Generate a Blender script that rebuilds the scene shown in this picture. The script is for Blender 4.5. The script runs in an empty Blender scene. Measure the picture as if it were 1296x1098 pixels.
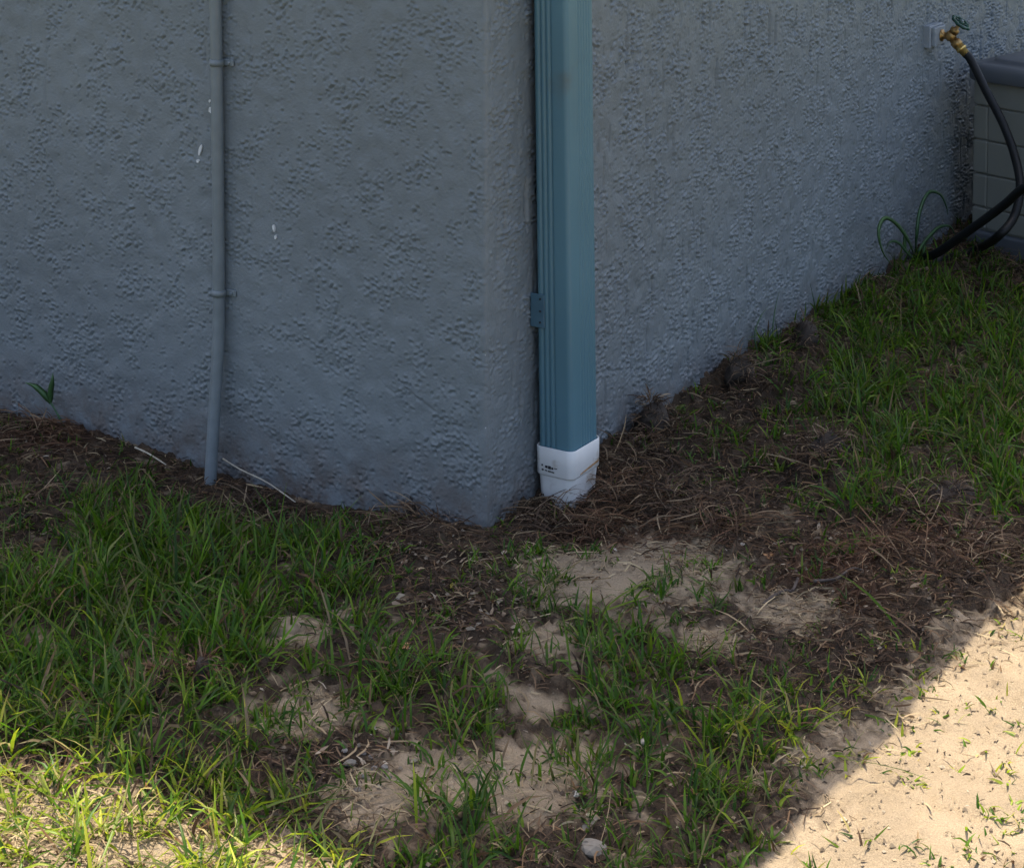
import bpy, bmesh, math, random
import numpy as np
from mathutils import Matrix, Vector

# ------------------------------------------------------------------ camera, sky, sun, exposure
scene = bpy.context.scene
TH, PITCH = math.radians(32.4), math.radians(4.0)
YH, CX = -390.0, 648.0
FPX = 1702 * math.cos(PITCH) / math.tan(TH)
CY = YH + FPX * math.tan(PITCH)
CAM_H = 1.57
_Fh = np.array([math.cos(TH), math.sin(TH), 0.0])
_R = np.array([math.sin(TH), -math.cos(TH), 0.0])
_F = _Fh * math.cos(PITCH) + np.array([0, 0, -math.sin(PITCH)])
_U = _Fh * math.sin(PITCH) + np.array([0, 0, math.cos(PITCH)])
CAM = np.array([-3.259, -2.127, CAM_H])          # house corner is the world origin

cam_data = bpy.data.cameras.new('camera')
cam_data.sensor_width = 36.0
cam_data.lens = FPX / 1296 * 36.0
cam_data.shift_y = -(549 - CY) / 1296            # the photograph is the lower part of a level shot
cam_data.clip_start, cam_data.clip_end = 0.05, 1000
cam = bpy.data.objects.new('camera', cam_data)
scene.collection.objects.link(cam)
m = Matrix.Identity(4)
for i in range(3):
    m[i][0], m[i][1], m[i][2], m[i][3] = _R[i], _U[i], -_F[i], CAM[i]
cam.matrix_world = m
scene.camera = cam

EAVE_TOP, OVERHANG = 2.50, 0.45
SHADOW_X, SHADOW_Y = -1.074, -0.945              # where the eave's shadow ends on the ground
to_sun = Vector((-(SHADOW_X + OVERHANG), -(SHADOW_Y + OVERHANG), EAVE_TOP)).normalized()
SUN_EL = math.asin(to_sun.z)
SUN_AZ = math.atan2(to_sun.x, to_sun.y)

world = bpy.data.worlds.new('World'); scene.world = world; world.use_nodes = True
nt = world.node_tree; nt.nodes.clear()
sky = nt.nodes.new('ShaderNodeTexSky'); sky.sky_type = 'NISHITA'; sky.sun_disc = False
sky.sun_elevation, sky.sun_rotation = SUN_EL, SUN_AZ
sky.air_density, sky.dust_density, sky.ozone_density = 1.0, 4.5, 1.0
bg = nt.nodes.new('ShaderNodeBackground'); bg.inputs[1].default_value = 0.15
wo = nt.nodes.new('ShaderNodeOutputWorld')
nt.links.new(sky.outputs[0], bg.inputs[0]); nt.links.new(bg.outputs[0], wo.inputs[0])

sun_data = bpy.data.lights.new('sun', 'SUN'); sun_data.energy = 3.7; sun_data.angle = math.radians(0.4)
sun_data.color = (1.0, 0.90, 0.72)
sun = bpy.data.objects.new('sun', sun_data); scene.collection.objects.link(sun)
sun.rotation_euler = to_sun.to_track_quat('Z', 'Y').to_euler()
sun.location = (0, 0, 6)

vs = scene.view_settings
vs.view_transform = 'Standard'; vs.look = 'None'; vs.exposure = 1.08; vs.gamma = 1.0; vs.use_curve_mapping = False
scene.render.engine = 'CYCLES'
scene.cycles.use_denoising = True
scene.cycles.max_bounces = 5; scene.cycles.diffuse_bounces = 3; scene.cycles.transmission_bounces = 3; scene.cycles.glossy_bounces = 2
scene.cycles.caustics_reflective = False; scene.cycles.caustics_refractive = False
scene.cycles.use_adaptive_sampling = True; scene.cycles.adaptive_threshold = 0.02

# ------------------------------------------------------------------ helpers
rng = np.random.default_rng(7)
random.seed(7)

def ray(px, py):
    return _F + _R * (px - CX) / FPX + _U * (CY - py) / FPX
def onz(px, py, z=0.0):
    r = ray(px, py); return CAM + r * (z - CAM[2]) / r[2]
def onx(px, py, x=0.0):
    r = ray(px, py); return CAM + r * (x - CAM[0]) / r[0]
def ony(px, py, y=0.0):
    r = ray(px, py); return CAM + r * (y - CAM[1]) / r[1]
def project(P):
    d = P - CAM; w = d @ _F
    return CX + FPX * (d @ _R) / w, CY - FPX * (d @ _U) / w

def link(o, parent=None):
    scene.collection.objects.link(o)
    if parent is not None: o.parent = parent
    return o
def tag(o, label=None, cat=None, group=None, kind=None):
    if label: o['label'] = label
    if cat: o['category'] = cat
    if group: o['group'] = group
    if kind: o['kind'] = kind
    return o
def thing(name, label, cat, loc=(0, 0, 0), rz=0.0, group=None):
    o = bpy.data.objects.new(name, None); o.location = loc; o.rotation_euler = (0, 0, rz)
    o.empty_display_size = 0.05
    return tag(link(o), label, cat, group)
def np_mesh(name, V, Q, mat=None, smooth=True):
    me = bpy.data.meshes.new(name)
    V = np.ascontiguousarray(V, dtype=np.float32); Q = np.ascontiguousarray(Q, dtype=np.int32)
    k = Q.shape[1]
    me.vertices.add(len(V)); me.vertices.foreach_set('co', V.ravel())
    me.loops.add(Q.size); me.loops.foreach_set('vertex_index', Q.ravel())
    me.polygons.add(len(Q)); me.polygons.foreach_set('loop_start', np.arange(len(Q), dtype=np.int32) * k)
    me.polygons.foreach_set('use_smooth', np.full(len(Q), smooth))
    me.update(calc_edges=True)
    if mat: me.materials.append(mat)
    return me
def set_col(me, cols, name='Col'):
    a = me.attributes.new(name, 'FLOAT_COLOR', 'POINT')
    c = np.ones((len(cols), 4), np.float32); c[:, :cols.shape[1]] = cols
    a.data.foreach_set('color', c.ravel())
def mesh_obj(name, V, F, mat, parent=None, smooth=True):
    me = bpy.data.meshes.new(name); me.from_pydata([tuple(map(float, v)) for v in V], [], F)
    me.polygons.foreach_set('use_smooth', [smooth] * len(me.polygons)); me.update()
    me.materials.append(mat)
    return link(bpy.data.objects.new(name, me), parent)
def bm_obj(name, bm, mat, parent=None, smooth=False):
    me = bpy.data.meshes.new(name); bm.to_mesh(me); bm.free()
    me.polygons.foreach_set('use_smooth', [smooth] * len(me.polygons)); me.materials.append(mat)
    return link(bpy.data.objects.new(name, me), parent)
def box(name, lo, hi, mat, parent=None, bevel=0.0, seg=2):
    bm = bmesh.new(); bmesh.ops.create_cube(bm, size=1)
    lo, hi = np.array(lo, float), np.array(hi, float)
    for v in bm.verts: v.co = Vector((lo + hi) / 2 + np.array(v.co) * (hi - lo))
    if bevel: bmesh.ops.bevel(bm, geom=bm.edges[:], offset=bevel, segments=seg, affect='EDGES', profile=0.5)
    return bm_obj(name, bm, mat, parent, smooth=False)
def catmull(P, n=8):
    P = [np.array(p, float) for p in P]; P = [2 * P[0] - P[1]] + P + [2 * P[-1] - P[-2]]; out = []
    for i in range(1, len(P) - 2):
        for k in range(n):
            t = k / n
            out.append(0.5 * ((2 * P[i]) + (-P[i-1] + P[i+1]) * t + (2*P[i-1] - 5*P[i] + 4*P[i+1] - P[i+2]) * t**2 + (-P[i-1] + 3*P[i] - 3*P[i+1] + P[i+2]) * t**3))
    out.append(P[-2]); return np.array(out)
def tube_geo(P, rad, n=12, caps=True):
    P = np.array(P, float); m_ = len(P); rad = np.broadcast_to(np.array(rad, float), (m_,))
    T = np.gradient(P, axis=0); T /= np.linalg.norm(T, axis=1)[:, None]
    a = np.array([0, 0, 1.0]) if abs(T[0][2]) < 0.9 else np.array([1.0, 0, 0])
    N = np.cross(T[0], a); N /= np.linalg.norm(N)
    V, F = [], []
    for i in range(m_):
        N = N - T[i] * (N @ T[i]); N /= np.linalg.norm(N); B = np.cross(T[i], N)
        for k in range(n):
            t = 2 * math.pi * k / n
            V.append(P[i] + rad[i] * (math.cos(t) * N + math.sin(t) * B))
    for i in range(m_ - 1):
        for k in range(n):
            F.append((i*n+k, i*n+(k+1) % n, (i+1)*n+(k+1) % n, (i+1)*n+k))
    if caps: F.append(tuple(range(n))[::-1]); F.append(tuple(range((m_-1)*n, m_*n)))
    return V, F
def tube(name, P, rad, mat, parent=None, n=12):
    V, F = tube_geo(P, rad, n); return mesh_obj(name, V, F, mat, parent)
def band(shape, dx, wl, bw=0.45, seed=0):
    """band-limited noise of unit spread; wl is a wavelength or a pair (rows, columns)"""
    r = np.random.default_rng(seed); ny, nx = shape
    wy, wx = (wl, wl) if not isinstance(wl, tuple) else wl
    ky = np.fft.fftfreq(ny, dx)[:, None] * wy; kx = np.fft.rfftfreq(nx, dx)[None, :] * wx
    k = np.sqrt(kx**2 + ky**2); k[0, 0] = 1e-6
    f = np.fft.irfft2(np.fft.rfft2(r.standard_normal(shape)) * np.exp(-np.log(k)**2 / (2*bw*bw)), s=shape)
    return f / f.std()
def sstep(x, a, b):
    t = np.clip((x - a) / (b - a), 0, 1); return t*t*(3-2*t)
def bilin(A, fy, fx):
    fy = np.clip(fy, 0, A.shape[0]-1.001); fx = np.clip(fx, 0, A.shape[1]-1.001)
    y, x = fy.astype(int), fx.astype(int); v, u = fy-y, fx-x
    return (A[y, x]*(1-u)+A[y, x+1]*u)*(1-v)+(A[y+1, x]*(1-u)+A[y+1, x+1]*u)*v

# ------------------------------------------------------------------ materials
def mat(name, color, rough=0.5, metal=0.0, var=0.0, vscale=8.0, bump=0.0, bscale=200.0, spec=0.5, stain=None):
    M = bpy.data.materials.new(name); M.use_nodes = True
    t = M.node_tree; b = t.nodes['Principled BSDF']
    b.inputs['Base Color'].default_value = (*color, 1); b.inputs['Roughness'].default_value = rough
    b.inputs['Metallic'].default_value = metal; b.inputs['Specular IOR Level'].default_value = spec
    tc = t.nodes.new('ShaderNodeTexCoord')
    def noise(scale, detail=4):
        n = t.nodes.new('ShaderNodeTexNoise'); n.inputs['Scale'].default_value = scale; n.inputs['Detail'].default_value = detail
        t.links.new(tc.outputs['Object'], n.inputs['Vector']); return n
    src = None
    if var:
        n = noise(vscale); r = t.nodes.new('ShaderNodeMapRange')
        r.inputs[1].default_value, r.inputs[2].default_value = 0.3, 0.7
        r.inputs[3].default_value, r.inputs[4].default_value = 1 - var, 1 + var
        t.links.new(n.outputs[0], r.inputs[0])
        mx = t.nodes.new('ShaderNodeVectorMath'); mx.operation = 'SCALE'; mx.inputs[0].default_value = color
        t.links.new(r.outputs[0], mx.inputs['Scale']); src = mx.outputs[0]
        t.links.new(src, b.inputs['Base Color'])
    if stain:
        scol, sscale, lo, hi = stain
        n = noise(sscale, 6); r = t.nodes.new('ShaderNodeMapRange'); r.inputs[1].default_value, r.inputs[2].default_value = lo, hi
        t.links.new(n.outputs[0], r.inputs[0])
        mx = t.nodes.new('ShaderNodeMix'); mx.data_type = 'RGBA'
        if src: t.links.new(src, mx.inputs[6])
        else: mx.inputs[6].default_value = (*color, 1)
        mx.inputs[7].default_value = (*scol, 1); t.links.new(r.outputs[0], mx.inputs[0])
        t.links.new(mx.outputs[2], b.inputs['Base Color'])
    if bump:
        n = noise(bscale, 3); bp = t.nodes.new('ShaderNodeBump'); bp.inputs['Strength'].default_value = bump
        bp.inputs['Distance'].default_value = 0.002
        t.links.new(n.outputs[0], bp.inputs['Height']); t.links.new(bp.outputs[0], b.inputs['Normal'])
    return M
def blade_mat(name, trans=0.35, rough=0.5, spec=0.35):
    M = bpy.data.materials.new(name); M.use_nodes = True; t = M.node_tree
    b = t.nodes['Principled BSDF']; b.inputs['Roughness'].default_value = rough; b.inputs['Specular IOR Level'].default_value = spec
    a = t.nodes.new('ShaderNodeAttribute'); a.attribute_name = 'Col'
    t.links.new(a.outputs['Color'], b.inputs['Base Color'])
    if trans:
        tr = t.nodes.new('ShaderNodeBsdfTranslucent'); t.links.new(a.outputs['Color'], tr.inputs['Color'])
        mx = t.nodes.new('ShaderNodeMixShader'); mx.inputs[0].default_value = trans
        t.links.new(b.outputs[0], mx.inputs[1]); t.links.new(tr.outputs[0], mx.inputs[2])
        t.links.new(mx.outputs[0], t.nodes['Material Output'].inputs['Surface'])
    return M

WALL = (0.190, 0.214, 0.228)
M_pipe = mat('painted_conduit', (0.190, 0.218, 0.232), 0.42, var=0.10, vscale=30, bump=0.15, bscale=160)
M_spout = mat('blue_painted_aluminium', (0.100, 0.205, 0.255), 0.38, var=0.07, vscale=5, bump=0.04, bscale=120, stain=((0.10, 0.13, 0.14), 7, 0.64, 0.80))
M_strap = mat('blue_painted_strap', (0.075, 0.150, 0.20), 0.4, var=0.1, vscale=40)
M_white = mat('white_pvc', (0.76, 0.75, 0.73), 0.35, var=0.05, vscale=18, stain=((0.40, 0.33, 0.25), 26, 0.54, 0.76), bump=0.05, bscale=90)
M_ink = mat('black_print', (0.03, 0.03, 0.035), 0.6)
M_rust = mat('brown_stain', (0.34, 0.19, 0.08), 0.7, var=0.4, vscale=90)
M_chip = mat('bare_white_plaster', (0.68, 0.68, 0.67), 0.8, var=0.12, vscale=200)
M_roof = mat('roof_shingle', (0.10, 0.09, 0.085), 0.9, var=0.3, vscale=6, bump=0.5, bscale=60)
M_trim = mat('white_trim', (0.62, 0.63, 0.64), 0.5)
M_brass = mat('aged_brass', (0.42, 0.26, 0.10), 0.38, metal=0.85, var=0.35, vscale=120)
M_brass2 = mat('bright_brass', (0.83, 0.60, 0.22), 0.28, metal=0.9, var=0.12, vscale=90)
M_green = mat('green_handwheel', (0.008, 0.055, 0.035), 0.30, var=0.2, vscale=60)
M_hose = mat('black_rubber', (0.009, 0.0095, 0.010), 0.5, spec=0.3, var=0.3, vscale=30, bump=0.1, bscale=300)
M_block = mat('grey_block', (0.30, 0.33, 0.36), 0.55, var=0.1, vscale=40, bump=0.1, bscale=200)
M_ac = mat('beige_grey_steel', (0.235, 0.235, 0.205), 0.5, var=0.06, vscale=7, bump=0.04, bscale=150)
M_aclid = mat('dark_grey_lid', (0.105, 0.115, 0.13), 0.45, var=0.08, vscale=8)
M_acdark = mat('dark_cabinet', (0.035, 0.037, 0.04), 0.7)
M_screw = mat('dark_screw', (0.03, 0.035, 0.04), 0.4, metal=0.5)
M_straw = mat('pale_straw', (0.44, 0.39, 0.30), 0.7, var=0.2, vscale=60)
M_twig = mat('brown_bark', (0.085, 0.065, 0.052), 0.85, var=0.35, vscale=60, bump=0.4, bscale=180)
M_leafo = mat('orange_dry_leaf', (0.50, 0.27, 0.12), 0.7, var=0.25, vscale=60)
M_leafy = mat('yellow_leaf', (0.62, 0.50, 0.10), 0.6, var=0.2, vscale=80)
M_stone = mat('grey_stone', (0.21, 0.185, 0.15), 0.85, var=0.25, vscale=50, bump=0.4, bscale=120)
M_pebw = mat('white_pebble', (0.46, 0.41, 0.34), 0.7, var=0.12, vscale=60, bump=0.2, bscale=150)
M_pebd = mat('dark_pebble', (0.20, 0.18, 0.16), 0.85, var=0.3, vscale=50, bump=0.3, bscale=150)
M_soil = mat('dark_sod_soil', (0.050, 0.038, 0.029), 0.95, var=0.45, vscale=50, bump=0.8, bscale=140)
M_weed = mat('weed_leaf', (0.045, 0.105, 0.030), 0.5, var=0.25, vscale=70)
M_weedd = mat('dark_weed_leaf', (0.036, 0.090, 0.034), 0.5, var=0.25, vscale=70)
M_blade = blade_mat('grass_blade', 0.5, 0.42)
M_thatch = blade_mat('dead_grass_blade', 0.12, 0.8, 0.2)

def stucco_mat():
    M = bpy.data.materials.new('painted_stucco'); M.use_nodes = True; t = M.node_tree; b = t.nodes['Principled BSDF']
    tc = t.nodes.new('ShaderNodeTexCoord'); sx = t.nodes.new('ShaderNodeSeparateXYZ'); t.links.new(tc.outputs['Object'], sx.inputs[0])
    def noise(scale, detail=4, rough=0.5):
        n = t.nodes.new('ShaderNodeTexNoise'); n.inputs['Scale'].default_value = scale; n.inputs['Detail'].default_value = detail
        n.inputs['Roughness'].default_value = rough; t.links.new(tc.outputs['Object'], n.inputs['Vector']); return n.outputs[0]
    def rangeN(s, a, c, d, e):
        r = t.nodes.new('ShaderNodeMapRange')
        for i, v in enumerate((a, c, d, e)): r.inputs[i+1].default_value = v
        t.links.new(s, r.inputs[0]); return r.outputs[0]
    def mul(a, c):
        n = t.nodes.new('ShaderNodeMath'); n.operation = 'MULTIPLY'; t.links.new(a, n.inputs[0])
        if isinstance(c, float): n.inputs[1].default_value = c
        else: t.links.new(c, n.inputs[1])
        return n.outputs[0]
    v = mul(rangeN(noise(2.2), 0.3, 0.7, 0.92, 1.08), rangeN(noise(45, 3), 0.3, 0.7, 0.95, 1.05))
    sc = t.nodes.new('ShaderNodeVectorMath'); sc.operation = 'SCALE'; sc.inputs[0].default_value = WALL; t.links.new(v, sc.inputs['Scale'])
    # soil splashed on the foot of the wall
    d = mul(rangeN(sx.outputs['Z'], -0.02, 0.15, 1.0, 0.0), rangeN(noise(16, 8, 0.75), 0.36, 0.60, 0.0, 0.9))
    mx = t.nodes.new('ShaderNodeMix'); mx.data_type = 'RGBA'; t.links.new(d, mx.inputs[0]); t.links.new(sc.outputs[0], mx.inputs[6])
    mx.inputs[7].default_value = (0.115, 0.088, 0.072, 1); t.links.new(mx.outputs[2], b.inputs['Base Color'])
    b.inputs['Roughness'].default_value = 0.48; b.inputs['Specular IOR Level'].default_value = 0.4
    bp = t.nodes.new('ShaderNodeBump'); bp.inputs['Strength'].default_value = 0.6; bp.inputs['Distance'].default_value = 0.002
    t.links.new(noise(170, 5, 0.62), bp.inputs['Height']); t.links.new(bp.outputs[0], b.inputs['Normal'])
    return M
M_stucco = stucco_mat()

# ------------------------------------------------------------------ what grows where (0-9, read off the photograph, cells of 48 px; first row y = 312)
def grid(rows):
    A = np.zeros((17, 27))
    for i, (start, s) in enumerate(rows):
        vals = [int(c) for c in s]; A[i, start:start+len(vals)] = vals
        A[i, :start] = A[i, start] if start > 12 else A[i, :start]
    return A
GREEN = grid([(23, '5555'), (22, '57766'), (21, '788887'), (19, '57687768'), (17, '5455798678'),
    (0, '110000000000000024655688878'), (0, '544542100000000013444267677'), (0, '558876456421131000224587568'),
    (0, '459999888642464100011363222'), (0, '899999999742355334642100011'), (0, '999999967853355775432123100'),
    (0, '999999958876654787533232100'), (0, '999987865688856886666664210'), (0, '999998764446746577776421223'),
    (0, '999988766434335667863422333'), (0, '899999986468874456764233334'), (0, '888889998676763455643333343')])
DEAD = grid([(23, '6666'), (22, '55456'), (21, '443444'), (19, '66645545'), (17, '8776544565'),
    (0, '888888888000000998677532334'), (0, '445678888888009998778843444'), (0, '752235655799999999876357640'),
    (0, '731111223588656436677858998'), (0, '211111112458753222335789996'), (0, '111111122358742223455667632'),
    (0, '111111232344432223565565322'), (0, '111244234333322223333333211'), (0, '111123455632323223343211111'),
    (0, '443345666632222233355211111'), (0, '554445556643333443334311111'), (0, '555544444433345433321111111')])
DEAD[7, 26] = 4
GREEN[8:, :] = np.maximum(GREEN[8:, :], 2.2); DEAD[11:14, 18:24] += 1.5; GREEN[11:15, 19:23] += 1.0
def lookup(A, x, y, z=None):
    P = np.stack([x, y, np.zeros_like(x) if z is None else z], 1)
    px, py = project(P)
    return bilin(A, (py - 312) / 48.0, (px - 24) / 48.0)

# ------------------------------------------------------------------ ground
GX0, GX1, GY0, GY1, GD = -2.25, 3.20, -2.25, 1.85, 0.0094
_nx, _ny = int((GX1-GX0)/GD)+1, int((GY1-GY0)/GD)+1
_gx = GX0 + np.arange(_nx)*GD; _gy = GY0 + np.arange(_ny)*GD
_X, _Y = np.meshgrid(_gx, _gy)
_sh = (_ny, _nx)
_patch = 0.9*band(_sh, GD, 0.16, 0.6, 11) + 0.6*band(_sh, GD, 0.05, 0.5, 12)     # patchiness used by soil and plants
_g = lookup(GREEN, _X.ravel(), _Y.ravel()).reshape(_sh); _d = lookup(DEAD, _X.ravel(), _Y.ravel()).reshape(_sh)
_cover = np.clip((_d*0.85 + _g*0.55)/9.0, 0, 1.1)
SAND = 1 - sstep(_cover + 0.17*_patch, 0.18, 0.58)
_b4, _b1 = band(_sh, GD, 0.045, 0.5, 14), band(_sh, GD, 0.022, 0.4, 15)
for _px, _py, _rx in ((50, 1075, .17), (200, 1085, .13), (330, 1110, .10), (20, 1010, .08), (365, 795, .06), (385, 905, .07), (740, 725, .12), (850, 715, .12), (560, 985, .10), (470, 1010, .07),
                      (680, 960, .08), (690, 810, .06), (1000, 770, .07), (900, 805, .06), (660, 1010, .07), (1250, 985, .25), (1300, 830, .12), (1110, 1095, .12), (1210, 890, .10)):
    _p = onz(_px, _py); SAND = np.maximum(SAND, sstep(np.exp(-((_X-_p[0])**2+(_Y-_p[1])**2)/_rx**2)+.16*_patch, .25, .55))
HGT = 0.004*band(_sh, GD, 0.55, 0.5, 13) + (0.0016 + 0.0040*(1-SAND))*_b4 + (0.0015 + 0.0018*(1-SAND))*_b1*np.clip(1+.6*_patch, .2, 2)
HGT += 0.005*np.clip(_d/9, 0, 1) - 0.006
# soil banked against the walls
HGT += 0.034*np.exp(-(np.abs(_Y)/0.16)**2)*sstep(_X, 0.20, 0.55)*(1+0.3*band(_sh, GD, 0.2, 0.4, 16)) - 0.012*np.exp(-(np.abs(_X)/0.12)**2)*sstep(_Y, -0.05, 0.1)
def mound(px, py, r, hgt):
    global HGT
    P = onz(px, py, 0.03); HGT += hgt*np.exp(-(((_X-P[0])**2+(_Y-P[1])**2)/(r*r)))*(1+0.25*_b4)
mound(1010, 480, 0.12, 0.02); mound(1050, 590, 0.10, 0.02); mound(1200, 640, 0.13, 0.015); mound(1150, 720, 0.16, 0.018)
mound(840, 620, 0.10, 0.02); mound(560, 660, 0.07, 0.010); mound(20, 640, 0.07, 0.012); mound(715, 655, 0.09, -0.022); mound(620, 668, .06, -.010); mound(300, 602, .16, -.030); mound(390, 628, .14, -.030); mound(200, 575, .12, -.012)
_edge = sstep(np.minimum(np.minimum(_X-GX0, GX1-_X), np.minimum(_Y-GY0, GY1-_Y)), 0, 0.4)
HGT = (HGT*_edge)
def hz(x, y):
    x, y = np.atleast_1d(np.asarray(x, float)), np.atleast_1d(np.asarray(y, float))
    return bilin(HGT, (y-GY0)/GD, (x-GX0)/GD)
def gmap(A, x, y): return bilin(A, (y-GY0)/GD, (x-GX0)/GD)
def gpt(px, py, up=0.0):
    """point of the ground seen at a photo pixel"""
    z = 0.0
    for _ in range(4):
        P = onz(px, py, z); z = float(hz(P[0], P[1])[0])+up
    return np.array([P[0], P[1], z])

def ground_mat():
    M = bpy.data.materials.new('sandy_soil'); M.use_nodes = True; t = M.node_tree; b = t.nodes['Principled BSDF']
    b.inputs['Roughness'].default_value = 0.95; b.inputs['Specular IOR Level'].default_value = 0.15
    tc = t.nodes.new('ShaderNodeTexCoord'); a = t.nodes.new('ShaderNodeAttribute'); a.attribute_name = 'Col'
    def noise(scale, detail=5, rough=0.6):
        n = t.nodes.new('ShaderNodeTexNoise'); n.inputs['Scale'].default_value = scale; n.inputs['Detail'].default_value = detail
        n.inputs['Roughness'].default_value = rough; t.links.new(tc.outputs['Object'], n.inputs['Vector']); return n.outputs[0]
    def rangeN(s, lo, hi, o0, o1):
        r = t.nodes.new('ShaderNodeMapRange')
        for i, v in enumerate((lo, hi, o0, o1)): r.inputs[i+1].default_value = v
        t.links.new(s, r.inputs[0]); return r.outputs[0]
    mm = t.nodes.new('ShaderNodeMath'); mm.operation = 'MULTIPLY'
    t.links.new(rangeN(noise(9), 0.3, 0.7, 0.86, 1.12), mm.inputs[0]); t.links.new(rangeN(noise(420, 2), 0.3, 0.7, 0.80, 1.18), mm.inputs[1])
    sc = t.nodes.new('ShaderNodeVectorMath'); sc.operation = 'SCALE'
    t.links.new(a.outputs['Color'], sc.inputs[0]); t.links.new(mm.outputs[0], sc.inputs['Scale'])
    t.links.new(sc.outputs[0], b.inputs['Base Color'])
    bp = t.nodes.new('ShaderNodeBump'); bp.inputs['Strength'].default_value = 0.9; bp.inputs['Distance'].default_value = 0.006
    t.links.new(noise(150, 5, 0.7), bp.inputs['Height']); t.links.new(bp.outputs[0], b.inputs['Normal'])
    return M
def build_ground():
    far = np.cumsum(0.06*1.32**np.arange(26))
    xs = np.concatenate([(GX0-far)[::-1], _gx, GX1+far]); ys = np.concatenate([(GY0-far)[::-1], _gy, GY1+far])
    X, Y = np.meshgrid(xs, ys); Z = hz(X.ravel(), Y.ravel()).reshape(X.shape)
    nx, ny = len(xs), len(ys)
    idx = np.arange(nx*ny).reshape(ny, nx)
    Q = np.stack([idx[:-1, :-1], idx[:-1, 1:], idx[1:, 1:], idx[1:, :-1]], -1)
    xc = (xs[:-1]+xs[1:])/2; yc = (ys[:-1]+ys[1:])/2
    keep = ~((xc[None, :] > 0.06) & (xc[None, :] < 8.5) & (yc[:, None] > 0.06) & (yc[:, None] < 6.5))
    V = np.stack([X, Y, Z], -1).reshape(-1, 3)
    s = gmap(SAND, V[:, 0], V[:, 1])[:, None]
    n2 = gmap(band(_sh, GD, 0.30, 0.6, 21), V[:, 0], V[:, 1])[:, None]
    sand = np.array([0.345, 0.268, 0.180])*(1+0.05*n2); soil = np.array([0.070, 0.050, 0.034])*(1+0.15*n2)
    red = np.zeros(len(V))
    for px, py, r in ((1050, 720, .09), (1075, 760, .06), (1085, 700, .08), (1190, 690, .10), (780, 690, .08), (60, 550, .1)):
        P = onz(px, py); red = np.maximum(red, np.exp(-((V[:, 0]-P[0])**2+(V[:, 1]-P[1])**2)/r**2))
    soil = soil*(1-0.6*red[:, None]) + np.array([0.115, 0.050, 0.026])*0.6*red[:, None]
    out = (np.abs(V[:, 0]) > 3.5) | (np.abs(V[:, 1]) > 2.6)
    col = soil*(1-s)+sand*s
    col[out] = np.array([0.16, 0.16, 0.075])                         # lawn beyond
    me = np_mesh('ground', V, Q[keep], ground_mat()); set_col(me, col)
    tag(link(bpy.data.objects.new('ground', me)), 'sandy yard soil with bare tan patches and dark dirt', kind='structure')
build_ground()

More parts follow.
